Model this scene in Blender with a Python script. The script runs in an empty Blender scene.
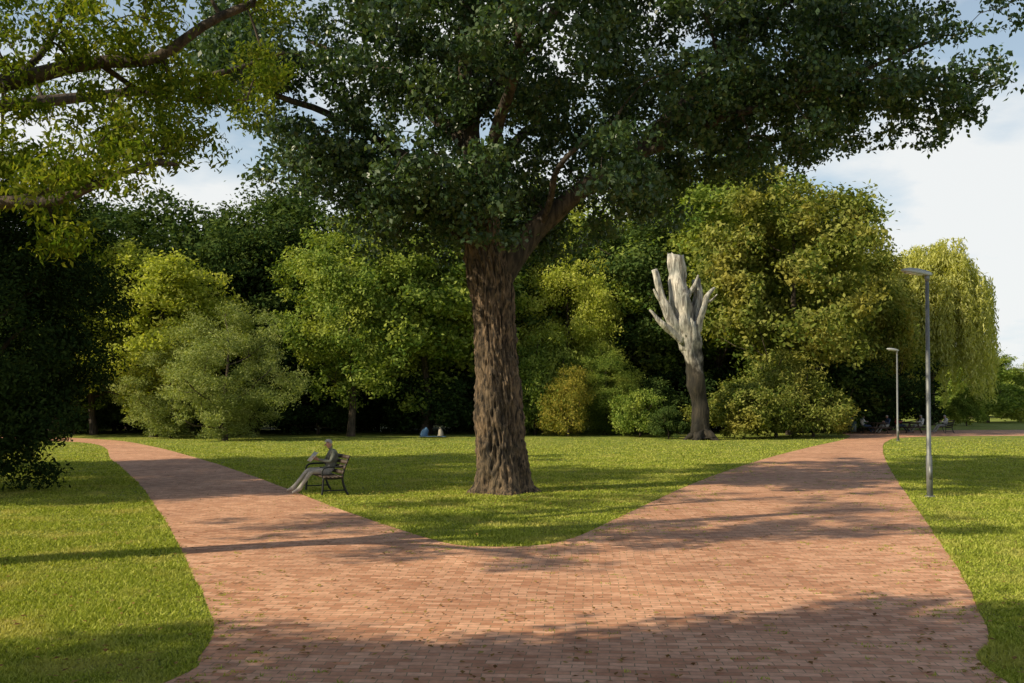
import bpy, bmesh, math, random
import numpy as np
from mathutils import Vector, Matrix, noise

random.seed(7)
RNG = np.random.default_rng(7)
scene = bpy.context.scene
COL = scene.collection

# ------------------------------------------------------------------ camera
CAM_H = 2.1
F = 995.0
PITCH = math.atan((403 - 341.5) / F)
cam_d = bpy.data.cameras.new("camera")
cam = bpy.data.objects.new("camera", cam_d)
COL.objects.link(cam)
cam.location = (0, 0, CAM_H)
cam.rotation_euler = (math.radians(90) + PITCH, 0, 0)
cam_d.sensor_width = 36
cam_d.lens = 36 * F / 1024
cam_d.clip_end = 3000
scene.camera = cam
scene.view_settings.view_transform = 'Standard'
scene.view_settings.look = 'None'
scene.view_settings.exposure = 0


def gp(px, py):
    """survey of the ground plan: photograph measurement -> ground coordinates (m)"""
    u = (px - 512) / F
    v = (341.5 - py) / F
    fy = math.cos(PITCH) - v * math.sin(PITCH)
    fz = math.sin(PITCH) + v * math.cos(PITCH)
    t = -CAM_H / fz
    return (u * t, fy * t)


def X(px, d):
    return (px - 512) / F * d


def H(py, d):
    return CAM_H + (403 - py) / F * d


# ------------------------------------------------------------------ world + sun
AZ = math.atan2(-0.9, -0.43)
EL = math.radians(33)
S = Vector((math.sin(AZ) * math.cos(EL), math.cos(AZ) * math.cos(EL), math.sin(EL)))
world = bpy.data.worlds.new("World")
scene.world = world
world.use_nodes = True
nt = world.node_tree
for n in list(nt.nodes):
    nt.nodes.remove(n)
N = nt.nodes.new
Lk = nt.links.new


def math_node(op, a=None, b=None):
    m = N('ShaderNodeMath'); m.operation = op
    for i, v in enumerate((a, b)):
        if v is None:
            continue
        if isinstance(v, (int, float)):
            m.inputs[i].default_value = v
        else:
            Lk(v, m.inputs[i])
    return m.outputs[0]


out = N('ShaderNodeOutputWorld')
bg = N('ShaderNodeBackground')
bg.inputs['Strength'].default_value = 0.11
sky = N('ShaderNodeTexSky')
sky.sky_type = 'NISHITA'
sky.sun_disc = False
sky.sun_elevation = EL
sky.sun_rotation = AZ
sky.air_density = 1.0
sky.dust_density = 1.0
tc = N('ShaderNodeTexCoord')
sep = N('ShaderNodeSeparateXYZ')
Lk(tc.outputs['Generated'], sep.inputs[0])
zz = math_node('MAXIMUM', math_node('ADD', sep.outputs['Z'], 0.22), 0.05)
cmb = N('ShaderNodeCombineXYZ')
Lk(math_node('DIVIDE', sep.outputs['X'], zz), cmb.inputs[0])
Lk(math_node('DIVIDE', sep.outputs['Y'], zz), cmb.inputs[1])
cn = N('ShaderNodeTexNoise')
cn.inputs['Scale'].default_value = 1.1
cn.inputs['Detail'].default_value = 8
cn.inputs['Roughness'].default_value = 0.52
Lk(cmb.outputs[0], cn.inputs['Vector'])
cr = N('ShaderNodeValToRGB')
cr.color_ramp.elements[0].position = 0.43
cr.color_ramp.elements[0].color = (0.0, 0.0, 0.0, 1)
cr.color_ramp.elements[1].position = 0.53
Lk(cn.outputs['Fac'], cr.inputs[0])
fade = N('ShaderNodeMapRange')           # fewer clouds toward the zenith
fade.inputs['From Min'].default_value = 0.38; fade.inputs['From Max'].default_value = 0.6
fade.inputs['To Min'].default_value = 1.0; fade.inputs['To Max'].default_value = 0.0
Lk(sep.outputs['Z'], fade.inputs['Value'])
haze = N('ShaderNodeMapRange')
haze.inputs['From Min'].default_value = 0.0; haze.inputs['From Max'].default_value = 0.65
haze.inputs['To Min'].default_value = 0.9; haze.inputs['To Max'].default_value = 0.0
Lk(sep.outputs['Z'], haze.inputs['Value'])
mh = N('ShaderNodeMix'); mh.data_type = 'RGBA'
Lk(haze.outputs[0], mh.inputs['Factor'])
Lk(sky.outputs[0], mh.inputs['A'])
mh.inputs['B'].default_value = (5.9, 7.3, 8.2, 1)
cl = math_node('MULTIPLY', cr.outputs[0], fade.outputs[0])
cl = math_node('MULTIPLY', cl, 0.9)
mixc = N('ShaderNodeMix'); mixc.data_type = 'RGBA'
Lk(cl, mixc.inputs['Factor'])
Lk(mh.outputs['Result'], mixc.inputs['A'])
mixc.inputs['B'].default_value = (8.3, 8.4, 8.3, 1)
Lk(mixc.outputs['Result'], bg.inputs['Color'])
Lk(bg.outputs[0], out.inputs['Surface'])

sl = bpy.data.lights.new("sun", 'SUN')
sl.energy = 5.0
sl.angle = math.radians(0.5)
sl.color = (1.0, 0.89, 0.65)
so = bpy.data.objects.new("sun", sl)
COL.objects.link(so)
so.rotation_euler = S.to_track_quat('Z', 'Y').to_euler()
so.location = (-40, -20, 40)


# ------------------------------------------------------------------ materials
def new_mat(name):
    m = bpy.data.materials.new(name)
    m.use_nodes = True
    t = m.node_tree
    b = t.nodes['Principled BSDF']
    return m, t, b


def simple(name, col, rough=0.6, metal=0.0, var=0.15, scale=8.0, bump=0.0):
    m, t, b = new_mat(name)
    n = t.nodes.new('ShaderNodeTexNoise')
    n.inputs['Scale'].default_value = scale
    n.inputs['Detail'].default_value = 5
    tcx = t.nodes.new('ShaderNodeTexCoord')
    t.links.new(tcx.outputs['Object'], n.inputs['Vector'])
    r = t.nodes.new('ShaderNodeValToRGB')
    r.color_ramp.elements[0].position = 0.3
    r.color_ramp.elements[1].position = 0.7
    r.color_ramp.elements[0].color = tuple(c * (1 - var) for c in col) + (1,)
    r.color_ramp.elements[1].color = tuple(min(1, c * (1 + var)) for c in col) + (1,)
    t.links.new(n.outputs['Fac'], r.inputs[0])
    t.links.new(r.outputs[0], b.inputs['Base Color'])
    b.inputs['Roughness'].default_value = rough
    b.inputs['Metallic'].default_value = metal
    if bump > 0:
        bp = t.nodes.new('ShaderNodeBump')
        bp.inputs['Strength'].default_value = bump
        bp.inputs['Distance'].default_value = 0.02
        t.links.new(n.outputs['Fac'], bp.inputs['Height'])
        t.links.new(bp.outputs[0], b.inputs['Normal'])
    return m


def leaf_mat(name, cols, trans=0.35, rough=0.5, yellow=None, spec=0.4, cheap=False, gain=1.0, yscale=0.45):
    m, t, b = new_mat(name)
    o = t.nodes['Material Output']
    cols = [tuple(c * gain for c in cc) for cc in cols]
    at = t.nodes.new('ShaderNodeAttribute'); at.attribute_name = 'lv'
    r = t.nodes.new('ShaderNodeValToRGB')
    els = r.color_ramp.elements
    els[0].position = 0.0
    els[0].color = cols[0] + (1,)
    els[1].position = 1.0
    els[1].color = cols[-1] + (1,)
    for i, c in enumerate(cols[1:-1]):
        e = els.new((i + 1) / (len(cols) - 1))
        e.color = c + (1,)
    t.links.new(at.outputs['Fac'], r.inputs[0])
    colout = r.outputs[0]
    if yellow is not None:
        tcx = t.nodes.new('ShaderNodeTexCoord')
        n = t.nodes.new('ShaderNodeTexNoise')
        n.inputs['Scale'].default_value = yscale
        n.inputs['Detail'].default_value = 2
        t.links.new(tcx.outputs['Object'], n.inputs['Vector'])
        r2 = t.nodes.new('ShaderNodeValToRGB')
        r2.color_ramp.elements[0].position = 0.5
        r2.color_ramp.elements[1].position = 0.72
        t.links.new(n.outputs['Fac'], r2.inputs[0])
        mm = t.nodes.new('ShaderNodeMix'); mm.data_type = 'RGBA'
        t.links.new(r2.outputs[0], mm.inputs['Factor'])
        t.links.new(colout, mm.inputs['A'])
        mm.inputs['B'].default_value = tuple(c * gain for c in yellow) + (1,)
        colout = mm.outputs['Result']
    if cheap:
        t.nodes.remove(b)
        b = t.nodes.new('ShaderNodeBsdfDiffuse')
        t.links.new(colout, b.inputs['Color'])
    else:
        t.links.new(colout, b.inputs['Base Color'])
        b.inputs['Roughness'].default_value = rough
        b.inputs['Specular IOR Level'].default_value = spec
    if trans > 0:
        tr = t.nodes.new('ShaderNodeBsdfTranslucent')
        gm = t.nodes.new('ShaderNodeMix'); gm.data_type = 'RGBA'; gm.blend_type = 'MULTIPLY'
        gm.inputs['Factor'].default_value = 1
        t.links.new(colout, gm.inputs['A'])
        gm.inputs['B'].default_value = (1.5, 1.5, 0.5, 1)
        t.links.new(gm.outputs['Result'], tr.inputs['Color'])
        ms = t.nodes.new('ShaderNodeMixShader')
        ms.inputs[0].default_value = trans
        t.links.new(b.outputs[0], ms.inputs[1])
        t.links.new(tr.outputs[0], ms.inputs[2])
        t.links.new(ms.outputs[0], o.inputs['Surface'])
    else:
        t.links.new(b.outputs[0], o.inputs['Surface'])
    return m


def bark_mat(name, dark, light, zs=1.2, xs=9.0, bump=1.0, dist=0.06, low_shade=None):
    m, t, b = new_mat(name)
    tcx = t.nodes.new('ShaderNodeTexCoord')
    mp = t.nodes.new('ShaderNodeMapping')
    mp.inputs['Scale'].default_value = (xs, xs, zs)
    t.links.new(tcx.outputs['Object'], mp.inputs[0])
    n = t.nodes.new('ShaderNodeTexNoise')
    n.inputs['Scale'].default_value = 1.0
    n.inputs['Detail'].default_value = 7
    n.inputs['Roughness'].default_value = 0.65
    n.inputs['Distortion'].default_value = 0.6
    t.links.new(mp.outputs[0], n.inputs['Vector'])
    r = t.nodes.new('ShaderNodeValToRGB')
    r.color_ramp.elements[0].position = 0.40
    r.color_ramp.elements[1].position = 0.62
    r.color_ramp.elements[0].color = dark + (1,)
    r.color_ramp.elements[1].color = light + (1,)
    t.links.new(n.outputs['Fac'], r.inputs[0])
    col = r.outputs[0]
    n2 = t.nodes.new('ShaderNodeTexNoise')
    n2.inputs['Scale'].default_value = 1.3
    n2.inputs['Detail'].default_value = 4
    t.links.new(tcx.outputs['Object'], n2.inputs['Vector'])
    r2 = t.nodes.new('ShaderNodeValToRGB')
    r2.color_ramp.elements[0].position = 0.35; r2.color_ramp.elements[0].color = (0.62, 0.64, 0.62, 1)
    r2.color_ramp.elements[1].position = 0.68; r2.color_ramp.elements[1].color = (1.25, 1.17, 1.08, 1)
    t.links.new(n2.outputs['Fac'], r2.inputs[0])
    mm = t.nodes.new('ShaderNodeMix'); mm.data_type = 'RGBA'; mm.blend_type = 'MULTIPLY'; mm.inputs['Factor'].default_value = 1
    t.links.new(col, mm.inputs['A']); t.links.new(r2.outputs[0], mm.inputs['B'])
    col = mm.outputs['Result']
    if low_shade is not None:  # shade painted into the colour below a noisy height
        z0, z1, lc = low_shade
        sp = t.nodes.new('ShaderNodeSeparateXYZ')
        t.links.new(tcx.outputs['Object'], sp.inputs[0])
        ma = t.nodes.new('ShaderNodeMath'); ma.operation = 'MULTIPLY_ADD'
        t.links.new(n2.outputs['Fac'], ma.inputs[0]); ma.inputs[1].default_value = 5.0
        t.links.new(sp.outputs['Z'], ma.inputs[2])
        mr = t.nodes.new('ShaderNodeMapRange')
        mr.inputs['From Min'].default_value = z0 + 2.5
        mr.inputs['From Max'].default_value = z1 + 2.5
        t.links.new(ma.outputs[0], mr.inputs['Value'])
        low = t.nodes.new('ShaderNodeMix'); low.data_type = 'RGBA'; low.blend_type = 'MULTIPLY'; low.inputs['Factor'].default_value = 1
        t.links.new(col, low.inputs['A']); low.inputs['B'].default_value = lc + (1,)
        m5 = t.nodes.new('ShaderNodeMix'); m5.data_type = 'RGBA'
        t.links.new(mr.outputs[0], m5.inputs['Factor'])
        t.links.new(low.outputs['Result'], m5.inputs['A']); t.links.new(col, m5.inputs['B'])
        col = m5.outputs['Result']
    t.links.new(col, b.inputs['Base Color'])
    b.inputs['Roughness'].default_value = 0.9
    bp = t.nodes.new('ShaderNodeBump')
    bp.inputs['Strength'].default_value = bump
    bp.inputs['Distance'].default_value = dist
    t.links.new(n.outputs['Fac'], bp.inputs['Height'])
    t.links.new(bp.outputs[0], b.inputs['Normal'])
    return m


M_BARK = bark_mat("bark_brown", (0.022, 0.016, 0.011), (0.25, 0.175, 0.11), zs=3.0, xs=14)
M_BARKD = bark_mat("bark_dark", (0.03, 0.022, 0.016), (0.12, 0.09, 0.065))
M_POPLAR = leaf_mat("leaf_main", [(0.026, 0.056, 0.022), (0.055, 0.10, 0.036), (0.12, 0.165, 0.065)], 0.28, 0.36, spec=0.45)
M_LOCUST = leaf_mat("leaf_near", [(0.07, 0.12, 0.015), (0.14, 0.19, 0.025), (0.27, 0.28, 0.045)], 0.42, cheap=True)
M_DARK = leaf_mat("leaf_dark", [(0.014, 0.028, 0.010), (0.028, 0.05, 0.014), (0.045, 0.07, 0.02)], 0.0, cheap=True)
M_DARK2 = leaf_mat("leaf_beech", [(0.03, 0.06, 0.018), (0.07, 0.11, 0.028), (0.13, 0.17, 0.045)], 0.2, cheap=True)
M_GREEN = leaf_mat("leaf_green", [(0.05, 0.09, 0.018), (0.13, 0.18, 0.034), (0.25, 0.29, 0.07)], 0.3, yellow=(0.28, 0.30, 0.06), cheap=True, gain=1.4)
M_GREEN2 = leaf_mat("leaf_chestnut", [(0.05, 0.08, 0.018), (0.14, 0.165, 0.034), (0.28, 0.28, 0.08)], 0.3, yellow=(0.28, 0.25, 0.06), cheap=True, gain=1.3)
M_YEL = leaf_mat("leaf_yellowgreen", [(0.17, 0.21, 0.03), (0.32, 0.35, 0.06), (0.50, 0.49, 0.13)], 0.4, cheap=True, gain=1.2)
M_SILV = leaf_mat("leaf_silver", [(0.14, 0.18, 0.05), (0.26, 0.31, 0.10), (0.44, 0.46, 0.18)], 0.3, cheap=True)
M_WILL = leaf_mat("leaf_willow", [(0.32, 0.34, 0.10), (0.50, 0.50, 0.16), (0.68, 0.65, 0.26)], 0.4, cheap=True)
M_ORANGE = leaf_mat("leaf_autumn", [(0.15, 0.17, 0.035), (0.27, 0.26, 0.05), (0.42, 0.33, 0.07)], 0.35, cheap=True)


# ------------------------------------------------------------------ mesh helpers
def quad_mesh(name, V, k=4, attr=None, mats=()):
    n = len(V) // k
    me = bpy.data.meshes.new(name)
    me.vertices.add(len(V))
    me.vertices.foreach_set('co', np.ascontiguousarray(V, dtype=np.float32).ravel())
    me.loops.add(n * k)
    me.loops.foreach_set('vertex_index', np.arange(n * k, dtype=np.int32))
    me.polygons.add(n)
    me.polygons.foreach_set('loop_start', np.arange(0, n * k, k, dtype=np.int32))
    if attr is not None:
        a = me.attributes.new('lv', 'FLOAT', 'POINT')
        a.data.foreach_set('value', np.repeat(attr, k).astype(np.float32))
    for m in mats:
        me.materials.append(m)
    me.update(calc_edges=True)
    return me


def unit(a):
    return a / (np.linalg.norm(a, axis=1, keepdims=True) + 1e-9)


def leaves(rng, P, size, ratio=0.5, out_dir=None, upb=0.5, outb=0.5, hang=0.0):
    n = len(P)
    nn = rng.normal(size=(n, 3))
    nn = unit(nn)
    nn[:, 2] += upb
    if out_dir is not None:
        nn += unit(out_dir) * outb
    nn = unit(nn)
    t = rng.normal(size=(n, 3))
    t[:, 2] -= hang
    t -= nn * np.sum(t * nn, axis=1, keepdims=True)
    t = unit(t)
    b = np.cross(nn, t)
    s = (size * rng.uniform(0.65, 1.25, n))[:, None]
    V = np.empty((n, 4, 3))
    V[:, 0] = P - t * s
    V[:, 1] = P + b * s * ratio - t * s * 0.15 + nn * s * 0.15
    V[:, 2] = P + t * s
    V[:, 3] = P - b * s * ratio - t * s * 0.15 + nn * s * 0.15
    return V.reshape(-1, 3)


def clump_points(rng, centres, radii, n, ntw=12, tw=0.27, flat=0.7):
    centres = np.asarray(centres); radii = np.asarray(radii)
    k = len(centres)
    d = unit(rng.normal(size=(k * ntw, 3))) * (rng.uniform(0.15, 1, (k * ntw, 1)) ** 0.45)
    d[:, 2] *= flat
    sub = np.repeat(centres, ntw, axis=0) + d * np.repeat(radii, ntw)[:, None]
    w = np.repeat(radii ** 2, ntw); w = w / w.sum()
    idx = rng.choice(k * ntw, size=n, p=w)
    g = rng.normal(size=(n, 3)) * tw * np.repeat(radii, ntw)[idx][:, None]
    g[:, 2] *= 0.65
    tone = rng.normal(0, 0.18, k * ntw)[idx]
    lv = np.clip(rng.uniform(0, 1, n) * 0.8 + 0.1 + tone, 0, 1)
    return sub[idx] + g, lv


class MB:
    def __init__(self):
        self.v = []; self.f = []; self.m = []

    def tube(self, pts, rad, sides=8, mi=0, cap=True, rough=0.0):
        pts = [Vector(p) for p in pts]
        base = len(self.v)
        n = len(pts)
        prev = None
        for i in range(n):
            d = (pts[min(i + 1, n - 1)] - pts[max(i - 1, 0)])
            if d.length < 1e-6:
                d = Vector((0, 0, 1))
            d.normalize()
            if prev is None:
                a = Vector((1, 0, 0)) if abs(d.x) < 0.8 else Vector((0, 1, 0))
                u = (a - d * a.dot(d)).normalized()
            else:
                u = (prev - d * prev.dot(d)).normalized()
            prev = u
            w = d.cross(u)
            for j in range(sides):
                an = 2 * math.pi * j / sides
                dirv = u * math.cos(an) + w * math.sin(an)
                r = rad[i]
                if rough:
                    r *= 1 + rough * noise.noise(dirv * 1.5 + pts[i] * 0.8)
                self.v.append(tuple(pts[i] + dirv * r))
        for i in range(n - 1):
            for j in range(sides):
                a = base + i * sides + j
                b = base + i * sides + (j + 1) % sides
                self.f.append((a, b, b + sides, a + sides)); self.m.append(mi)
        if cap:
            self.f.append(tuple(base + j for j in reversed(range(sides)))); self.m.append(mi)
            self.f.append(tuple(base + (n - 1) * sides + j for j in range(sides))); self.m.append(mi)

    def box(self, c, s, mi=0, rot=None, bev=0.0):
        bm = bmesh.new()
        bmesh.ops.create_cube(bm, size=1)
        for v in bm.verts:
            v.co = Vector((v.co.x * s[0], v.co.y * s[1], v.co.z * s[2]))
        if bev > 0:
            bmesh.ops.bevel(bm, geom=list(bm.edges), offset=bev, segments=2, affect='EDGES')
        base = len(self.v)
        bm.verts.index_update()
        for v in bm.verts:
            co = v.co.copy()
            if rot is not None:
                co = rot @ co
            self.v.append(tuple(co + Vector(c)))
        for f in bm.faces:
            self.f.append(tuple(base + v.index for v in f.verts)); self.m.append(mi)
        bm.free()

    def mesh(self, name, mats, smooth=True):
        me = bpy.data.meshes.new(name)
        me.from_pydata(self.v, [], self.f)
        for m in mats:
            me.materials.append(m)
        me.polygons.foreach_set('material_index', self.m)
        me.polygons.foreach_set('use_smooth', [smooth] * len(self.f))
        me.update()
        return me


def obj(name, data, parent=None, loc=(0, 0, 0), rz=0.0, sc=(1, 1, 1)):
    o = bpy.data.objects.new(name, data)
    COL.objects.link(o)
    o.location = loc
    o.rotation_euler = (0, 0, rz)
    o.scale = sc
    if parent is not None:
        o.parent = parent
    return o


def catmull(pts, sub=6):
    out_ = []
    n = len(pts)
    for i in range(n - 1):
        p0 = Vector(pts[max(i - 1, 0)]); p1 = Vector(pts[i]); p2 = Vector(pts[i + 1]); p3 = Vector(pts[min(i + 2, n - 1)])
        for k in range(sub):
            t = k / sub
            out_.append(0.5 * ((2 * p1) + (p2 - p0) * t + (2 * p0 - 5 * p1 + 4 * p2 - p3) * t * t + (3 * p1 - p0 - 3 * p2 + p3) * t ** 3))
    out_.append(Vector(pts[-1]))
    return out_


# ------------------------------------------------------------------ ground
def ground_material():
    m, t, b = new_mat("grass_ground")
    L = t.links.new
    tcx = t.nodes.new('ShaderNodeTexCoord')

    def nz(scale, detail=4, rough=0.55):
        n = t.nodes.new('ShaderNodeTexNoise')
        n.inputs['Scale'].default_value = scale
        n.inputs['Detail'].default_value = detail
        n.inputs['Roughness'].default_value = rough
        L(tcx.outputs['Object'], n.inputs['Vector'])
        return n
    n1 = nz(0.3, 5, 0.6); n2 = nz(14, 8, 0.75); n3 = nz(1.6, 6, 0.6)
    r = t.nodes.new('ShaderNodeValToRGB')
    e = r.color_ramp.elements
    e[0].position = 0.3; e[0].color = (0.14, 0.18, 0.026, 1)
    e[1].position = 0.75; e[1].color = (0.40, 0.43, 0.09, 1)
    L(n2.outputs['Fac'], r.inputs[0])
    r2 = t.nodes.new('ShaderNodeValToRGB')
    r2.color_ramp.elements[0].position = 0.35; r2.color_ramp.elements[0].color = (0.68, 0.82, 0.7, 1)
    r2.color_ramp.elements[1].position = 0.7; r2.color_ramp.elements[1].color = (1.22, 1.1, 1.0, 1)
    L(n1.outputs['Fac'], r2.inputs[0])
    mm = t.nodes.new('ShaderNodeMix'); mm.data_type = 'RGBA'; mm.blend_type = 'MULTIPLY'; mm.inputs['Factor'].default_value = 1
    L(r.outputs[0], mm.inputs['A']); L(r2.outputs[0], mm.inputs['B'])
    r3 = t.nodes.new('ShaderNodeValToRGB')
    r3.color_ramp.elements[0].position = 0.50
    r3.color_ramp.elements[1].position = 0.74
    L(n3.outputs['Fac'], r3.inputs[0])
    m3 = t.nodes.new('ShaderNodeMix'); m3.data_type = 'RGBA'
    L(r3.outputs[0], m3.inputs['Factor'])
    L(mm.outputs['Result'], m3.inputs['A'])
    m3.inputs['B'].default_value = (0.46, 0.42, 0.13, 1)
    L(m3.outputs['Result'], b.inputs['Base Color'])
    b.inputs['Roughness'].default_value = 0.9
    b.inputs['Specular IOR Level'].default_value = 0.15
    bp = t.nodes.new('ShaderNodeBump')
    bp.inputs['Strength'].default_value = 0.9
    bp.inputs['Distance'].default_value = 0.08
    L(n2.outputs['Fac'], bp.inputs['Height'])
    L(bp.outputs[0], b.inputs['Normal'])
    return m


gm = bpy.data.meshes.new("ground")
gm.from_pydata([(-900, -200, 0), (900, -200, 0), (900, 1500, 0), (-900, 1500, 0)], [], [(0, 1, 2, 3)])
gm.materials.append(ground_material())
obj("ground", gm)

# brick path outline
left_edge = [(-11, -6), (-6.0, 1.0), (-3.6, 5.2)] + [gp(*p) for p in
    [(172, 680), (200, 658), (213, 632), (207, 603), (190, 568), (166, 522), (137, 482), (112, 460), (90, 443.5)]] + [(-31, 58), (-48, 61)]
right_of_left = [(-48, 65), (-32, 63)] + [gp(*p) for p in
    [(103, 439.5), (150, 446), (200, 459), (258, 478), (315, 500), (350, 513), (400, 530), (444, 543)]]
tip = [gp(*p) for p in [(444, 543), (465, 546), (510, 547), (550, 544), (580, 536)]]
right_left = [gp(*p) for p in [(580, 536), (610, 522), (650, 503), (690, 485), (730, 470), (775, 456), (815, 446), (842, 440), (850, 436), (838, 432.5)]]
plaza = [gp(838, 432.5), gp(860, 430.5), gp(1160, 429.5), gp(1160, 436)]
right_right = [gp(*p) for p in [(1160, 436), (980, 436), (905, 437.5), (886, 442), (883, 450), (888, 465), (900, 485), (918, 510), (935, 535),
                                (955, 565), (975, 600), (990, 640), (1004, 680)]] + [(4.1, 3), (5.5, -2), (9, -6)]
outline = []
for seg in (left_edge, right_of_left, tip, right_left):
    outline += catmull([(p[0], p[1], 0) for p in seg], 6)[:-1]
outline += [Vector((p[0], p[1], 0)) for p in plaza[:-1]]
outline += catmull([(p[0], p[1], 0) for p in right_right], 6)
ol = []
for p in outline:
    q = p + Vector((noise.noise(p * 0.9), noise.noise(p * 0.9 + Vector((9, 9, 9))), 0)) * 0.03
    ol.append(q)
outline = ol
bm = bmesh.new()
vs = [bm.verts.new((p.x, p.y, 0.006)) for p in outline]
fc = bm.faces.new(vs)
bmesh.ops.triangulate(bm, faces=[fc])
bmesh.ops.recalc_face_normals(bm, faces=bm.faces)
pm = bpy.data.meshes.new("brick_path")
bm.to_mesh(pm); bm.free()
if pm.polygons[0].normal.z < 0:
    pm.flip_normals()


def brick_material():
    m, t, b = new_mat("brick_paving")
    L = t.links.new
    tcx = t.nodes.new('ShaderNodeTexCoord')
    mp = t.nodes.new('ShaderNodeMapping')
    mp.inputs['Rotation'].default_value = (0, 0, math.radians(4))
    L(tcx.outputs['Object'], mp.inputs[0])
    wn = t.nodes.new('ShaderNodeTexNoise'); wn.inputs['Scale'].default_value = 0.6
    L(mp.outputs[0], wn.inputs['Vector'])
    ws = t.nodes.new('ShaderNodeVectorMath'); ws.operation = 'SCALE'; ws.inputs['Scale'].default_value = 0.16
    L(wn.outputs['Color'], ws.inputs[0])
    wa = t.nodes.new('ShaderNodeVectorMath'); wa.operation = 'ADD'
    L(mp.outputs[0], wa.inputs[0]); L(ws.outputs[0], wa.inputs[1])
    bk = t.nodes.new('ShaderNodeTexBrick')
    bk.inputs['Scale'].default_value = 1
    bk.inputs['Brick Width'].default_value = 0.20
    bk.inputs['Row Height'].default_value = 0.10
    bk.inputs['Mortar Size'].default_value = 0.005
    bk.inputs['Mortar Smooth'].default_value = 0.3
    bk.inputs['Bias'].default_value = 0.0
    bk.inputs['Color1'].default_value = (0.58, 0.27, 0.15, 1)
    bk.inputs['Color2'].default_value = (0.88, 0.50, 0.32, 1)
    bk.inputs['Mortar'].default_value = (0.32, 0.24, 0.13, 1)
    L(wa.outputs[0], bk.inputs['Vector'])
    n1 = t.nodes.new('ShaderNodeTexNoise'); n1.inputs['Scale'].default_value = 0.5; n1.inputs['Detail'].default_value = 6
    L(tcx.outputs['Object'], n1.inputs['Vector'])
    r1 = t.nodes.new('ShaderNodeValToRGB')
    r1.color_ramp.elements[0].position = 0.3; r1.color_ramp.elements[0].color = (0.80, 0.75, 0.73, 1)
    r1.color_ramp.elements[1].position = 0.7; r1.color_ramp.elements[1].color = (1.12, 1.10, 1.07, 1)
    L(n1.outputs['Fac'], r1.inputs[0])
    m1 = t.nodes.new('ShaderNodeMix'); m1.data_type = 'RGBA'; m1.blend_type = 'MULTIPLY'; m1.inputs['Factor'].default_value = 1
    L(bk.outputs['Color'], m1.inputs['A']); L(r1.outputs[0], m1.inputs['B'])
    n2 = t.nodes.new('ShaderNodeTexNoise'); n2.inputs['Scale'].default_value = 9; n2.inputs['Detail'].default_value = 8; n2.inputs['Roughness'].default_value = 0.7
    L(tcx.outputs['Object'], n2.inputs['Vector'])
    r2 = t.nodes.new('ShaderNodeValToRGB')
    r2.color_ramp.elements[0].position = 0.25; r2.color_ramp.elements[0].color = (0.65, 0.65, 0.65, 1)
    r2.color_ramp.elements[1].position = 0.7; r2.color_ramp.elements[1].color = (1.12, 1.12, 1.12, 1)
    L(n2.outputs['Fac'], r2.inputs[0])
    m2 = t.nodes.new('ShaderNodeMix'); m2.data_type = 'RGBA'; m2.blend_type = 'MULTIPLY'; m2.inputs['Factor'].default_value = 1
    L(m1.outputs['Result'], m2.inputs['A']); L(r2.outputs[0], m2.inputs['B'])
    L(m2.outputs['Result'], b.inputs['Base Color'])
    b.inputs['Roughness'].default_value = 0.75
    b.inputs['Specular IOR Level'].default_value = 0.3
    bp = t.nodes.new('ShaderNodeBump'); bp.inputs['Strength'].default_value = 0.4; bp.inputs['Distance'].default_value = 0.008
    inv = t.nodes.new('ShaderNodeMath'); inv.operation = 'SUBTRACT'; inv.inputs[0].default_value = 1
    L(bk.outputs['Fac'], inv.inputs[1]); L(inv.outputs[0], bp.inputs['Height'])
    L(bp.outputs[0], b.inputs['Normal'])
    return m


pm.materials.append(brick_material())
obj("brick_path", pm)


def in_poly(x, y, poly):
    inside = np.zeros(len(x), bool)
    n = len(poly)
    j = n - 1
    for i in range(n):
        xi, yi = poly[i].x, poly[i].y
        xj, yj = poly[j].x, poly[j].y
        if yi != yj:
            c = ((yi > y) != (yj > y)) & (x < (xj - xi) * (y - yi) / (yj - yi) + xi)
            inside ^= c
        j = i
    return inside


def edge_dist(x, y, poly):
    d = np.full(len(x), 1e9)
    n = len(poly)
    for i in range(n):
        a = poly[i]; b_ = poly[(i + 1) % n]
        ex, ey = b_.x - a.x, b_.y - a.y
        l2 = ex * ex + ey * ey + 1e-9
        tt = np.clip(((x - a.x) * ex + (y - a.y) * ey) / l2, 0, 1)
        d = np.minimum(d, np.hypot(x - a.x - tt * ex, y - a.y - tt * ey))
    return d


def grass(n):
    rng = np.random.default_rng(21)
    d = 6.2 * (60 / 6.2) ** rng.uniform(0, 1, n)
    a = rng.uniform(-0.56, 0.56, n)
    x = d * a * 1.02; y = d
    k = ~in_poly(x, y, outline)
    k &= rng.uniform(0, 1, n) < np.clip((62 - y) / 30, 0, 1)
    x = x[k]; y = y[k]
    n = len(x)
    hgt = rng.uniform(0.018, 0.042, n) * (1 + 0.006 * y)
    hgt *= 1 + 0.4 * np.sin(x * 2.1 + np.sin(y * 1.7) * 2) * np.sin(y * 1.3 + np.sin(x * 1.1))
    w = 0.0038 + 0.00055 * y
    ang = rng.uniform(0, 2 * math.pi, n)
    lean = rng.normal(0, 0.7, (n, 2)) * hgt[:, None]
    V = np.zeros((n, 3, 3))
    V[:, 0, 0] = x - np.cos(ang) * w; V[:, 0, 1] = y - np.sin(ang) * w
    V[:, 1, 0] = x + np.cos(ang) * w; V[:, 1, 1] = y + np.sin(ang) * w
    V[:, 2, 0] = x + lean[:, 0]; V[:, 2, 1] = y + lean[:, 1]; V[:, 2, 2] = hgt
    lv = np.clip(rng.uniform(0, 1, n), 0, 1)
    return V.reshape(-1, 3), lv


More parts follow.
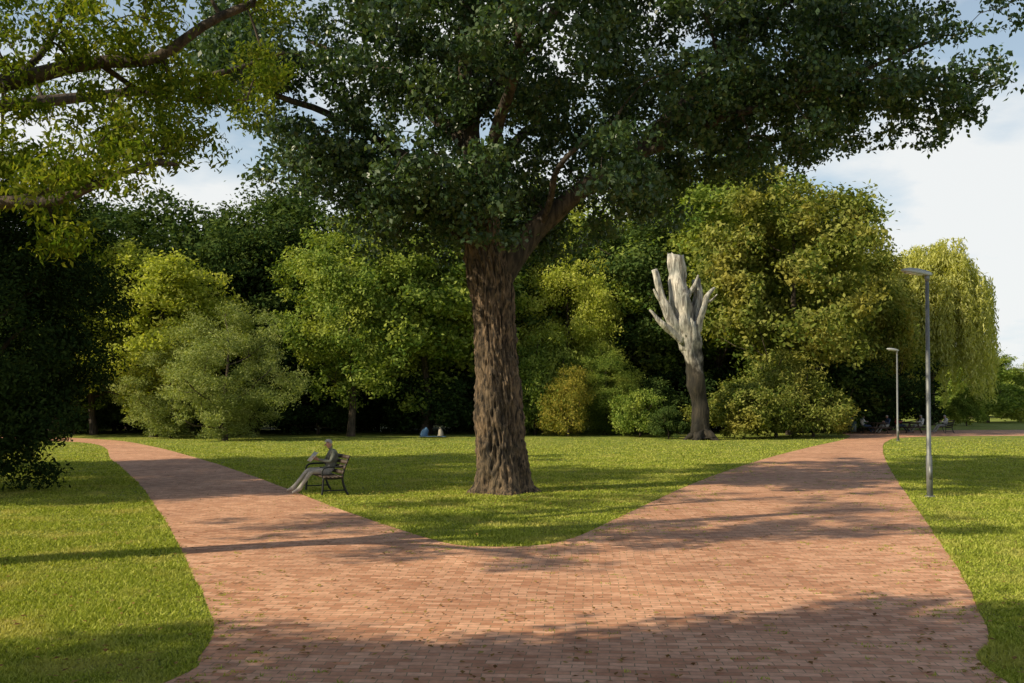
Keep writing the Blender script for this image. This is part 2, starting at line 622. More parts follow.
M_GRASS = leaf_mat("grass_blade", [(0.18, 0.22, 0.028), (0.33, 0.38, 0.055), (0.54, 0.54, 0.13)], 0.25, yellow=(0.50, 0.46, 0.13), cheap=True, yscale=0.9)
GV, GL = grass(620000)
obj("grass_lawn", quad_mesh("grass_blades", GV, 3, GL, [M_GRASS]))


def weeds():
    rng = np.random.default_rng(5)
    n = 26000
    x = rng.uniform(-4, 14, n); y = rng.uniform(6.5, 36, n)
    k = in_poly(x, y, outline)
    x = x[k]; y = y[k]
    ed = edge_dist(x, y, outline)
    p = np.exp(-ed / 0.5) * 0.9 + 0.06 * (x > 0)
    clus = np.array([noise.noise(Vector((a * 0.8, b_ * 0.8, 3))) for a, b_ in zip(x, y)])
    p *= np.clip(0.5 + 2 * clus, 0, 1.6)
    k = rng.uniform(0, 1, len(x)) < p
    x = x[k]; y = y[k]
    y = np.round(y / 0.10) * 0.10
    rep = 9
    x = np.repeat(x, rep) + rng.normal(0, 0.03, len(x) * rep)
    y = np.repeat(y, rep) + rng.normal(0, 0.012, len(y) * rep)
    n = len(x)
    h = rng.uniform(0.008, 0.03, n)
    w = 0.006
    ang = rng.uniform(0, 2 * math.pi, n)
    V = np.zeros((n, 3, 3))
    V[:, :, 2] = 0.006
    V[:, 0, 0] = x - np.cos(ang) * w; V[:, 0, 1] = y - np.sin(ang) * w
    V[:, 1, 0] = x + np.cos(ang) * w; V[:, 1, 1] = y + np.sin(ang) * w
    V[:, 2, 0] = x + rng.normal(0, 0.02, n); V[:, 2, 1] = y + rng.normal(0, 0.02, n); V[:, 2, 2] += h
    return V.reshape(-1, 3), rng.uniform(0, 1, n)


WV, WL = weeds()
obj("paving_weeds", quad_mesh("paving_weeds", WV, 3, WL, [M_GRASS]))

M_LITTER = leaf_mat("leaf_litter", [(0.14, 0.07, 0.03), (0.28, 0.17, 0.06), (0.36, 0.28, 0.09)], 0.1, cheap=True)
rng = np.random.default_rng(11)
n = 2600
d_ = 6.8 * (45 / 6.8) ** rng.uniform(0, 1, n)
LP = np.stack([d_ * rng.uniform(-0.54, 0.54, n), d_, np.full(n, 0.022)], 1)
LPa = np.stack([rng.normal(-0.2, 2.6, 900), rng.normal(22.5, 2.2, 900), np.full(900, 0.05)], 1)
LP = np.concatenate([LP, LPa])
LP[:, 2] += np.where(in_poly(LP[:, 0], LP[:, 1], outline), 0, 0.03)
V = leaves(rng, LP, 0.030, 0.6, upb=4)
obj("fallen_leaves", quad_mesh("fallen_leaves", V, 4, rng.uniform(0, 1, len(LP)), [M_LITTER]))


# ------------------------------------------------------------------ trees
def cat_tube(mb, pts, r0, r1, sides=8, sub=4, rough=0.15, wob=0.0, pw=1.0):
    cp = catmull(pts, sub)
    n = len(cp)
    if wob:
        cp = [p + Vector((noise.noise(p * 0.9), noise.noise(p * 0.9 + Vector((5, 5, 5))), noise.noise(p * 0.9 + Vector((1, 7, 2))))) * wob * min(1, i / 3) for i, p in enumerate(cp)]
    rad = [r0 + (r1 - r0) * (i / (n - 1)) ** pw for i in range(n)]
    mb.tube(cp, rad, sides, rough=rough)
    return [(p, r) for p, r in zip(cp, rad)]


def crown_mesh(name, seed, C, R, ncl, clr, nleaf, lsize, ratio=0.5, zmin=0.5, mats=(), hole=0.45, trunk=None, bmats=()):
    rng = np.random.default_rng(seed)
    C = np.array(C, float); R = np.array(R, float)
    cen = []; rad = []
    while len(cen) < ncl:
        d = unit(rng.normal(size=(1, 3)))[0]
        bump = 0.86 + 0.46 * noise.noise(Vector(d * 2.1) + Vector((seed * 3.1, 0, 0)))
        q = hole + (1 - hole) * rng.uniform() ** 0.6
        p = C + d * R * q * bump
        if p[2] < zmin:
            continue
        cen.append(p); rad.append(clr * rng.uniform(0.5, 1.3))
    cen = np.array(cen); rad = np.array(rad)
    P, lv = clump_points(rng, cen, rad, nleaf)
    kk = P[:, 2] > 0.1
    P = P[kk]; lv = lv[kk]
    V = leaves(rng, P, lsize, ratio, out_dir=P - C)
    cm = quad_mesh(name + "_crown", V, 4, lv, mats)
    tm = None
    if trunk is not None:
        r0, zt = trunk
        mb = MB()
        top = Vector((rng.normal(0, .3), rng.normal(0, .3), C[2] + R[2] * 0.5))
        tr = cat_tube(mb, [(0, 0, -0.1), (0, 0, .5), (rng.normal(0, .15), rng.normal(0, .15), zt), ((top.x) * .6, top.y * .6, (zt + top.z) / 2), tuple(top)], r0, r0 * 0.2, 10, 4)
        order = rng.permutation(ncl)[:min(26, ncl)]
        nodes = list(tr[6:])
        for i in order:
            c = Vector(cen[i])
            best = min(nodes, key=lambda q: (q[0] - c).length + 0.6 * abs(q[0].z - (c.z - 1.5)))
            mid = best[0].lerp(c, 0.5) + Vector((0, 0, -0.1 * (best[0] - c).length))
            seg = cat_tube(mb, [tuple(best[0]), tuple(mid), tuple(c)], best[1] * 0.5, 0.03, 6, 3, wob=0.15)
            nodes += seg[2:-2]
        tm = mb.mesh(name + "_trunk", bmats)
    return cm, tm


VAR = {}
VAR['a'] = crown_mesh("broad", 1, (0, 0, 10.0), (7.0, 6.8, 8.4), 160, 1.35, 44000, 0.16, 0.5, 1.6, [M_GREEN], trunk=(0.42, 3.5), bmats=[M_BARKD])
VAR['b'] = crown_mesh("tall", 2, (0, 0, 10.0), (5.6, 5.6, 9.2), 150, 1.25, 42000, 0.155, 0.5, 1.2, [M_GREEN], trunk=(0.38, 3.0), bmats=[M_BARKD])
VAR['c'] = crown_mesh("round", 3, (0, 0, 9.6), (6.8, 6.5, 8.2), 140, 1.4, 44000, 0.17, 0.55, 1.0, [M_GREEN], trunk=(0.4, 2.5), bmats=[M_BARKD])
VAR['bush'] = crown_mesh("bush", 4, (0, 0, 1.7), (3.4, 2.6, 2.6), 60, 0.75, 14000, 0.12, 0.5, 0.35, [M_GREEN], trunk=(0.12, 0.8), bmats=[M_BARKD])
VAR['bush2'] = crown_mesh("bush2", 6, (0, 0, 2.2), (3.0, 2.6, 3.2), 60, 0.85, 14000, 0.11, 0.35, 0.35, [M_GREEN], trunk=(0.12, 0.8), bmats=[M_BARKD])
VAR['silv'] = crown_mesh("silver", 5, (0, 0, 3.7), (3.8, 3.4, 4.6), 120, 0.75, 44000, 0.09, 0.25, 0.3, [M_SILV], trunk=(0.2, 1.0), bmats=[M_BARKD])
BASEH = {'a': 18.5, 'b': 19.2, 'c': 17.8, 'bush': 4.3, 'bush2': 5.4, 'silv': 8.3}


def tree(name, var, x, y, height, rz=0.0, mat=None, wide=1.0, parent=None, z=0.0):
    s = height / BASEH[var]
    cm, tm = VAR[var]
    if parent is None:
        e = obj(name, None, None, (x, y, z), rz, (s * wide, s * wide, s))
        pa = e
        names = ("crown", "trunk")
        loc = (0, 0, 0); r = 0; sc = (1, 1, 1)
    else:
        pa = parent; names = ("tree_crown", "tree_trunk")
        loc = (x, y, z); r = rz; sc = (s * wide, s * wide, s)
    c = obj(names[0], cm, pa, loc, r, sc)
    if mat is not None:
        c.material_slots[0].link = 'OBJECT'
        c.material_slots[0].material = mat
    if tm is not None:
        obj(names[1], tm, pa, loc, r, sc)
    return pa


def T(name, var, px, d, top, rz, mat, wide=1.0):
    tree(name, var, X(px, d), d, H(top, d), rz, mat, wide)


T("chestnut_tree", 'a', 352, 63, 205, 0.3, M_GREEN, 1.0)
T("chestnut_tree", 'c', 425, 66, 195, 4.3, M_GREEN, 1.1)
T("chestnut_tree", 'c', 790, 66, 150, 1.3, M_GREEN2, 0.95)
T("chestnut_tree", 'c', 858, 74, 225, 2.9, M_GREEN2, 0.85)
T("lime_tree", 'b', 722, 74, 128, 2.1, M_GREEN, 1.15)
T("maple_tree", 'a', 570, 70, 238, 4.0, M_YEL, 0.85)
T("lime_tree", 'b', 645, 74, 180, 5.0, M_DARK2, 1.1)
T("maple_tree", 'c', 155, 62, 228, 0.9, M_YEL, 1.1)
T("maple_tree", 'a', 95, 66, 235, 2.9, M_GREEN, 1.1)
T("silver_willow_shrub", 'silv', 226, 56, 292, 0.2, M_SILV, 1.05)
T("silver_willow_shrub", 'silv', 172, 60, 325, 3.2, M_SILV, 1.1)
T("lime_tree", 'b', 55, 64, 150, 3.0, M_DARK2, 1.2)
T("beech_tree", 'a', 255, 72, 185, 2.2, M_DARK2, 1.1)
T("beech_tree", 'c', 190, 74, 175, 1.2, M_DARK2, 1.0)
T("beech_tree", 'c', 485, 74, 170, 3.7, M_DARK2, 1.0)
T("beech_tree", 'a', 310, 76, 165, 5.7, M_DARK2, 1.1)
T("silver_willow_shrub", 'silv', 605, 66, 335, 1.9, M_GREEN, 0.95)
T("ornamental_shrub", 'bush2', 568, 63, 362, 1.0, M_ORANGE, 0.75)
T("ornamental_shrub", 'bush2', 535, 66, 325, 2.0, M_GREEN, 0.8)
T("ornamental_shrub", 'bush', 640, 62, 388, 1.0, M_GREEN, 0.9)
T("ornamental_shrub", 'bush2', 775, 61, 345, 2.0, M_GREEN2, 1.0)
T("ornamental_shrub", 'bush', 742, 59, 380, 3.0, M_GREEN2, 1.1)
T("ornamental_shrub", 'bush', 812, 62, 380, 5.0, M_GREEN2, 1.1)
T("ornamental_shrub", 'bush', 668, 58.5, 405, 0.0, M_DARK2, 0.8)
T("ornamental_shrub", 'bush', 965, 92, 392, 2.0, M_GREEN, 0.8)

wood = obj("distant_woodland", None)
rr = random.Random(4)
px = -180
while px < 880:
    d = rr.uniform(84, 100)
    top = rr.uniform(165, 205) if px > 330 else rr.uniform(190, 235)
    if 700 < px < 800:
        top = 150
    if px > 820:
        top = 290
    tree("t", rr.choice('abc'), X(px, d), d, H(top, d), rr.uniform(0, 6), rr.choice([M_DARK2, M_GREEN, M_DARK2]), 1.2, parent=wood)
    px += rr.uniform(48, 72)
px = -140
while px < 900:
    d = rr.uniform(67, 78)
    tree("t", rr.choice(['bush', 'bush2']), X(px, d), d, rr.uniform(3.6, 7.0), rr.uniform(0, 6), rr.choice([M_DARK, M_DARK2, M_DARK2]), 1.15, parent=wood)
    px += rr.uniform(26, 40)
px = -140
while px < 900:
    d = rr.uniform(78, 84)
    tree("t", rr.choice(['bush', 'bush2']), X(px, d), d, rr.uniform(7, 10), rr.uniform(0, 6), M_DARK, 1.0, parent=wood)  # understory bushes; the dark leaf colour also stands in for deep shade
    px += rr.uniform(32, 50)
px = 850
while px < 1250:
    d = rr.uniform(140, 210)
    tree("t", rr.choice('abc'), X(px, d), d, H(rr.uniform(335, 365), d), rr.uniform(0, 6), rr.choice([M_GREEN, M_YEL, M_SILV]), 1.5, parent=wood)
    px += rr.uniform(20, 34)
px = 900
while px < 1250:
    d = rr.uniform(105, 135)
    tree("t", rr.choice(['bush', 'bush2']), X(px, d), d, rr.uniform(3.0, 5), rr.uniform(0, 6), rr.choice([M_GREEN, M_SILV]), 1.4, parent=wood)
    px += rr.uniform(20, 38)

# park trees out of frame (they throw the long shadows over lawn and path)
tree("lime_tree", 'a', -19.5, 20.5, 17.5, 0.4, M_DARK2, 0.75)
tree("lime_tree", 'b', -21.5, 28.5, 17.0, 1.4, M_DARK2, 1.0)
tree("lime_tree", 'c', -8.0, 1.1, 12.5, 0.6, M_DARK2, 0.95)
tree("lime_tree", 'a', -15.5, 0.2, 12, 2.6, M_DARK2, 0.75)
tree("lime_tree", 'b', 29, 34, 15, 1.4, M_GREEN, 1.0)
tree("lime_tree", 'c', 36, 50, 16, 2.4, M_GREEN, 1.0)


# ---- weeping willow
def willow():
    rng = np.random.default_rng(31)
    d = 96
    x0 = X(928, d); h = H(243, d)
    R = 6.0
    P = []
    for i in range(620):
        a = rng.uniform(0, 2 * math.pi)
        r = R * rng.uniform(0.02, 1) ** 0.55
        lump = noise.noise(Vector((math.cos(a) * r * .45, math.sin(a) * r * .45, 3)))
        ztop = h * (0.70 + 0.30 * math.sqrt(max(0, 1 - (r / R) ** 2))) - rng.uniform(0, 1.6) + 2.4 * lump
        ztop = min(ztop, h)
        zbot = max(rng.uniform(0.8, 5.5), ztop - rng.uniform(4, 12))
        nl = int((ztop - zbot) * 15)
        z = np.linspace(ztop, zbot, nl)
        sway = (ztop - z) * 0.03
        xx = r * math.cos(a) + math.cos(a) * sway + rng.normal(0, 0.16, nl)
        yy = r * math.sin(a) + math.sin(a) * sway + rng.normal(0, 0.16, nl)
        P.append(np.stack([xx, yy, z], 1))
    P = np.concatenate(P)
    V = leaves(rng, P, 0.25, 0.28, out_dir=P - np.array([0, 0, h / 2]), upb=0.3, outb=0.7, hang=3.0)
    lv = np.clip(0.5 + 0.25 * rng.normal(size=len(P)), 0, 1)
    e = obj("weeping_willow_tree", None, None, (x0, d, 0))
    obj("crown", quad_mesh("willow_crown", V, 4, lv, [M_WILL]), e)
    mb = MB()
    cat_tube(mb, [(0, 0, -.1), (0.1, 0, 2), (0.2, 0, 5), (0, 0, 9), (0.3, 0, h - 2)], 0.6, 0.15, 10)
    for k in range(9):
        a = k * 0.7
        zz_ = 4 + k * 0.9
        cat_tube(mb, [(0.1, 0, zz_), (math.cos(a) * 2, math.sin(a) * 2, zz_ + 2.5), (math.cos(a) * 4.4, math.sin(a) * 4.4, zz_ + 3)], 0.2, 0.04, 6)
    obj("trunk", mb.mesh("willow_trunk", [M_BARKD]), e)


willow()

M_DEAD = bark_mat("dead_wood", (0.17, 0.155, 0.14), (0.68, 0.65, 0.60), zs=0.9, xs=6, bump=0.8, dist=0.08, low_shade=(4.4, 5.8, (0.07, 0.06, 0.045)))  # lower trunk colour darkened to paint in its shadow


def dead_tree():
    d = 57.0
    cx = X(700, d)

    def p(px_, py_, dy=0.0):
        return (X(px_, d) - cx, dy, H(py_, d))
    mb = MB()

    def lim(pts, r):
        cp = catmull(pts, 5)
        n = len(cp)
        cp = [q + Vector((noise.noise(q * 1.3), noise.noise(q * 1.3 + Vector((4, 4, 4))), 0)) * .12 for q in cp]
        rad = [np.interp(i / (n - 1), np.linspace(0, 1, len(r)), r) for i in range(n)]
        mb.tube(cp, rad, 18, rough=0.5)
        for k in range(len(mb.v) - 18, len(mb.v)):
            v = Vector(mb.v[k])
            dirv = (cp[-1] - cp[-2]).normalized()
            mb.v[k] = tuple(v + dirv * (noise.noise(v * 5) * 0.9 * r[-1] + 0.3 * r[-1]))
    lim([(0.15, 0, -0.1), (0.1, 0, .35), p(701, 420), p(698, 395), p(695, 370), p(690, 345), p(688, 325)], [.95, .58, .50, .46, .50, .58, .52])
    lim([p(690, 350), p(685, 325), p(682, 300), p(680, 278, .1), p(678, 257, .1)], [.52, .56, .54, .50, .46])
    lim([p(684, 338, -.1), p(673, 322, -.3), p(663, 303, -.4), p(658, 285, -.4), p(655, 271, -.4)], [.36, .27, .24, .20, .15])
    lim([p(682, 342, -.2), p(668, 330, -.5), p(657, 320, -.6), p(648, 311, -.6)], [.24, .17, .13, .06])
    lim([p(691, 340, .1), p(698, 318, .3), p(700, 298, .4), p(698, 279, .4)], [.36, .28, .28, .20])
    lim([p(692, 338, -.1), p(702, 312, -.2), p(708, 297, -.2), p(715, 288, -.2)], [.3, .21, .16, .06])
    lim([p(688, 296, -.1), p(695, 286, -.2), p(698, 275, -.2)], [.18, .12, .05])
    lim([p(663, 303, -.4), p(657, 298, -.5), p(652, 290, -.6)], [.12, .09, .04])
    lim([p(706, 302, -.2), p(712, 300, -.3), p(717, 295, -.5)], [.10, .07, .03])
    for a in range(5):
        an = a * 1.26 + 0.4
        lim([(0.1, 0, 0.6), (math.cos(an) * .6 + .1, math.sin(an) * .6, .2), (math.cos(an) * 1.1 + .1, math.sin(an) * 1.1, -.1)], [.3, .24, .1])
    e = obj("dead_tree", None, None, (cx, d, 0))
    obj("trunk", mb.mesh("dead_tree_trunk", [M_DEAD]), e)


dead_tree()


# ---- big main tree
def main_tree():
    bx, by = gp(501, 493)
    e = obj("poplar_tree", None, None, (bx, by + 0.3, 0))
    prof = [(-0.15, .92, 0.02), (0.0, .78, 0.02), (0.15, .67, 0.02), (0.4, .60, 0.01), (0.8, .555, -.01), (1.5, .525, -.04), (2.5, .495, -.09), (3.5, .455, -.15), (4.4, .445, -.21),
            (5.0, .49, -.26), (5.6, .46, -.34), (6.4, .36, -.46), (7.2, .30, -.56)]
    pz = [a[0] for a in prof]; pr = [a[1] for a in prof]; pxx = [a[2] for a in prof]
    rings, sides = 260, 150
    v = []; f = []
    for i in range(rings):
        z = -0.15 + (7.2 + 0.15) * i / (rings - 1)
        r0 = np.interp(z, pz, pr); cx = np.interp(z, pz, pxx)
        for j in range(sides):
            a = 2 * math.pi * j / sides
            lob = 1 + (0.18 * math.exp(-max(z, 0) / 0.45)) * math.cos(a * 5 + 0.6) + 0.035 * math.sin(a * 3 + z * .5)
            tw = a + 0.05 * z
            q = Vector((math.cos(tw) * 7.5, math.sin(tw) * 7.5, z * 1.9))
            q2 = Vector((math.cos(a) * 2, math.sin(a) * 2, z * 0.8 + 8))
            rd = 1 - abs(noise.noise(q)) * 3.0
            rr_ = r0 * lob + 0.06 * rd + 0.08 * noise.noise(q2) + 0.045 * noise.noise(Vector((q.x * 2.3, q.y * 2.3, q.z * 3.5)))
            v.append((cx + math.cos(a) * rr_, math.sin(a) * rr_, z))
    for i in range(rings - 1):
        for j in range(sides):
            a_ = i * sides + j; b_ = i * sides + (j + 1) % sides
            f.append((a_, b_, b_ + sides, a_ + sides))
    me = bpy.data.meshes.new("main_bole")
    me.from_pydata(v, [], f)
    me.materials.append(M_BARK)
    me.polygons.foreach_set('use_smooth', [True] * len(f))
    obj("trunk", me, e)
    mb = MB()
    limbs = [
        ([(-.2, 0, 4.7), (0.38, 0, 5.7), (1.6, .1, 6.95), (3.0, .1, 8.0), (4.6, 0, 9.6), (6.0, 0, 11), (7.6, 0, 12.2)], .32, .08),
        ([(-.5, 0, 6.5), (-.65, .1, 7.6), (-.8, .2, 9), (-1, .3, 11.5), (-.8, 0, 14.5)], .34, .08),
        ([(-.45, 0, 6.1), (-2, -.6, 7.6), (-4, -1, 8.8), (-6.2, -1.3, 9.6)], .17, .04),
        ([(-.5, .1, 7), (.5, 2.5, 9), (1.5, 5, 11)], .22, .05),
        ([(-.5, .0, 7.2), (.2, -2, 8.8), (.5, -4.8, 10.4)], .2, .05),
        ([(-.35, 0, 5.7), (-1.8, .8, 6.7), (-3.4, 1.2, 7.2)], .12, .03),
        ([(3.0, .1, 8.0), (5.2, -.8, 8.7), (7.6, -1.4, 9.4), (9.8, -1.6, 10.3)], .13, .03),
        ([(-.8, .2, 9), (1.5, -1, 11.5), (3.5, -1.5, 13.5)], .2, .05),
        ([(-.8, .2, 8.4), (-3, 2, 10.8), (-5.5, 3.5, 12.2)], .2, .05),
        ([(1.6, .1, 6.95), (3.0, 1.6, 7.8), (5.2, 3.0, 8.6)], .12, .03),
        ([(4.6, 0, 9.6), (6.6, .8, 9.5), (8.8, 1.5, 9.9)], .11, .03),
        ([(1.0, 0, 6.4), (1.4, -1.6, 7.4), (2.6, -3.0, 8.3)], .09, .03),
        ([(-.3, 0, 6.0), (-.6, -1.5, 6.9), (-1.4, -2.8, 7.4)], .09, .03),
    ]
    nodes = []
    main_pts = []
    for li, (pts, r0, r1) in enumerate(limbs):
        s_ = cat_tube(mb, pts, r0, r1, 12, 6, wob=0.22)
        if li == 0:
            main_pts = [q[0] for q in s_ if 0.3 < q[0].x < 5.6]
        nodes += s_
    rng = np.random.default_rng(77)
    cen = []; rad = []
    C = np.array([0.9, 0, 11.6]); R = np.array([10.4, 8.0, 6.4])

    def zlow(x, y):
        r = math.hypot(x, y)
        return 5.95 + 0.34 * max(0, min(x, 9) - 1.0) + 0.12 * max(0, -x - 4) + (0.5 if r < 1.2 else 0)

    def clear(c):
        # the big bare limb is kept clear of hiding leaf clumps so it stays visible
        if c[1] > 0.8:
            return True
        for m_ in main_pts:
            if math.hypot(c[0] - m_.x, c[2] - m_.z - 0.27 * max(0, -c[1])) < 0.65 and rng.uniform() < 0.7:
                return False
        return True
    while len(cen) < 380:
        dd = unit(rng.normal(size=(1, 3)))[0]
        q = 0.30 + 0.70 * rng.uniform() ** 0.65
        bump = 0.93 + 0.44 * noise.noise(Vector(dd * 2.8))
        p = C + dd * R * q * bump
        if p[2] < zlow(p[0], p[1]) + rng.uniform(0, .5):
            continue
        if p[0] < -3.6 and rng.uniform() < 0.5:
            continue
        if not clear(p):
            continue
        cen.append(p); rad.append(rng.uniform(0.45, 0.95))
    for i in range(75):
        a = rng.uniform(0, 2 * math.pi); r = rng.uniform(1.0, 4.6)
        x = math.cos(a) * r; y = math.sin(a) * r
        c = np.array([x, y, zlow(x, y) + rng.uniform(0.0, 1.5)])
        if clear(c):
            cen.append(c); rad.append(rng.uniform(0.4, 0.75))
    for i in range(55):
        x = rng.uniform(4.5, 10.8); y = rng.uniform(-3, 3)
        c = np.array([x, y, zlow(x, y) + rng.uniform(0.0, 2.2)])
        if clear(c):
            cen.append(c); rad.append(rng.uniform(0.4, 0.8))
    for p, r in nodes:
        if r < 0.16 and rng.uniform() < 0.7:
            c = np.array(p) + rng.normal(0, 0.7, 3)
            if c[2] > zlow(c[0], c[1]) and clear(c):
                cen.append(c); rad.append(rng.uniform(0.45, 0.8))
    # leafy sprays along the long left-hand bough
    for k in range(26):
        t = rng.uniform(0.3, 1.0)
        c = np.array([-0.45 - 5.8 * t, -1.3 * t, 6.1 + 3.5 * t]) + rng.normal(0, 0.55, 3)
        cen.append(c); rad.append(rng.uniform(0.4, 0.7))
    nd = list(nodes)
    order = sorted(range(len(cen)), key=lambda i: np.linalg.norm(cen[i] - np.array([-.5, 0, 7])))
    for i in order:
        c = Vector(cen[i])
        best = min(nd, key=lambda q: (q[0] - c).length)
        L_ = (best[0] - c).length
        mid = best[0].lerp(c, 0.5) + Vector((0, 0, 0.12 * L_))
        seg = cat_tube(mb, [tuple(best[0]), tuple(mid), tuple(c)], min(best[1] * 0.6, 0.03 + 0.02 * L_), 0.012, 5, 3, wob=0.18)
        nd += seg[3:]
    obj("limbs", mb.mesh("main_limbs", [M_BARKD]), e)
    P, lv = clump_points(rng, np.array(cen), np.array(rad), 240000, ntw=16, tw=0.21)
    V = leaves(rng, P, 0.071, 0.62, out_dir=P - C, upb=0.3, outb=0.3, hang=1.0)
    obj("crown", quad_mesh("main_crown", V, 4, lv, [M_POPLAR]), e)


main_tree()


# ---- near tree at upper left, trunk outside the picture
def near_tree():
    tx, ty = -9.6, 12.0
    e = obj("ash_tree", None, None, (tx, ty, 0))
    mb = MB()
    cat_tube(mb, [(0, 0, -.1), (0, 0, 1), (0.1, 0, 3), (0, 0, 6), (.3, 0, 9), (0, 0, 12)], .5, .12, 16, 5)
    nodes = []
    limbs = [
        ([(0, 0, 4.4), (1.6, 0, 5.5), (3.4, 0.1, 6.05), (4.4, .1, 6.35), (5.3, .1, 6.5), (6.4, 0, 7.1)], .16, .045),
        ([(0, 0, 3.7), (1.8, 0.2, 4.4), (3.4, .3, 4.65), (4.2, .2, 4.72), (5.0, .2, 5.05), (5.4, .1, 5.05)], .12, .02),
        ([(3.4, .1, 6.05), (3.8, .3, 6.6), (4.1, .4, 7.6)], .06, .02),
        ([(0, 0, 6), (2, -1, 7.6), (4, -1.5, 8.4), (6.5, -1, 8.9)], .14, .03),
        ([(0, 0, 5), (1.5, 2.5, 6.4), (3.5, 4.5, 7.4), (5.5, 5.5, 8.4)], .14, .03),
        ([(0, 0, 6), (-2, 1, 8), (-4, 1.5, 9.5)], .14, .03),
        ([(0, 0, 5), (-1, -2.5, 7.4), (-1.5, -4.5, 8.4)], .14, .03),
        ([(4.4, .1, 6.35), (5.0, .9, 6.2), (5.9, 1.6, 6.3)], .04, .015),
        ([(3.4, .3, 4.65), (3.8, 1.1, 5.1), (4.4, 2.0, 5.3)], .04, .015),
    ]
    for pts, r0, r1 in limbs:
        nodes += cat_tube(mb, pts, r0, r1, 10, 5, wob=0.12)
    rng = np.random.default_rng(12)
    cen = []; rad = []
    for p, r in nodes:
        if r < 0.10 and rng.uniform() < 0.85:
            c = np.array(p) + rng.normal(0, 0.40, 3) + np.array([0, 0, 0.1])
            cen.append(c); rad.append(rng.uniform(0.25, 0.5))
    C = np.array([-0.5, 1.5, 8.5])
    while len(cen) < 130:
        dd = unit(rng.normal(size=(1, 3)))[0]
        p = C + dd * np.array([5.4, 5.4, 3.6]) * (0.5 + 0.5 * rng.uniform() ** .6)
        if p[2] < 4.8 or (p[0] > 3 and p[2] < 6.2):
            continue
        cen.append(p); rad.append(rng.uniform(0.4, 0.7))
    nd = list(nodes)
    for c_ in cen:
        c = Vector(c_)
        best = min(nd, key=lambda q: (q[0] - c).length)
        seg = cat_tube(mb, [tuple(best[0]), tuple(best[0].lerp(c, .5) + Vector((0, 0, .1))), tuple(c)], min(.03, best[1]), .008, 5, 3, wob=.1)
        nd += seg[3:]
    obj("trunk", mb.mesh("near_trunk", [M_BARKD]), e)
    P, lv = clump_points(rng, np.array(cen), np.array(rad), 58000, ntw=14, tw=0.24)
    V = leaves(rng, P, 0.05, 0.4, out_dir=P - C, upb=0.4, outb=0.3, hang=1.2)
    obj("crown", quad_mesh("near_crown", V, 4, lv, [M_LOCUST]), e)


near_tree()


# ---- dark evergreen at left edge
def yew():
    rng = np.random.default_rng(91)
    x0, y0 = -12.6, 23.5
    e = obj("yew_tree", None, None, (x0, y0, 0))
    cen = []; rad = []
    while len(cen) < 170:
        dd = unit(rng.normal(size=(1, 3)))[0]
        bump = 0.9 + 0.35 * noise.noise(Vector(dd * 2.2))
        p = np.array([0, 0, 3.6]) + dd * np.array([2.9, 2.9, 4.6]) * (0.6 + 0.4 * rng.uniform() ** .6) * bump
        if p[2] < 0.35:
            continue
        cen.append(p); rad.append(rng.uniform(0.35, 0.8))
    P, lv = clump_points(rng, np.array(cen), np.array(rad), 80000, ntw=14)
    P = np.where(P[:, 2:3] < 0.05, P * [1, 1, 0] + [0, 0, 0.08], P)
    V = leaves(rng, P, 0.063, 0.4, out_dir=P - np.array([0, 0, 3]))
    obj("crown", quad_mesh("yew_crown", V, 4, lv, [M_DARK]), e)
    mb = MB()
    cat_tube(mb, [(0, 0, -.1), (0.1, 0, 2), (0, 0, 6)], .3, .05, 10)
    for k in range(10):
        a = k * 2.4
        cat_tube(mb, [(0, 0, .5 + k * .4), (math.cos(a) * 1.1, math.sin(a) * 1.1, 1.2 + k * .45), (math.cos(a) * 2.1, math.sin(a) * 2.1, 1.4 + k * .5)], .08, .02, 6)
    obj("trunk", mb.mesh("yew_trunk", [M_BARKD]), e)


yew()

# ------------------------------------------------------------------ street lamps
M_STEEL = simple("galvanised_steel", (0.20, 0.205, 0.20), 0.5, 0.3, 0.15, 6)
M_HEAD = simple("lamp_head_grey", (0.42, 0.43, 0.43), 0.45, 0.2, 0.05, 6)
M_DIFF = simple("lamp_diffuser", (0.7, 0.7, 0.66), 0.25, 0, 0.03, 6)


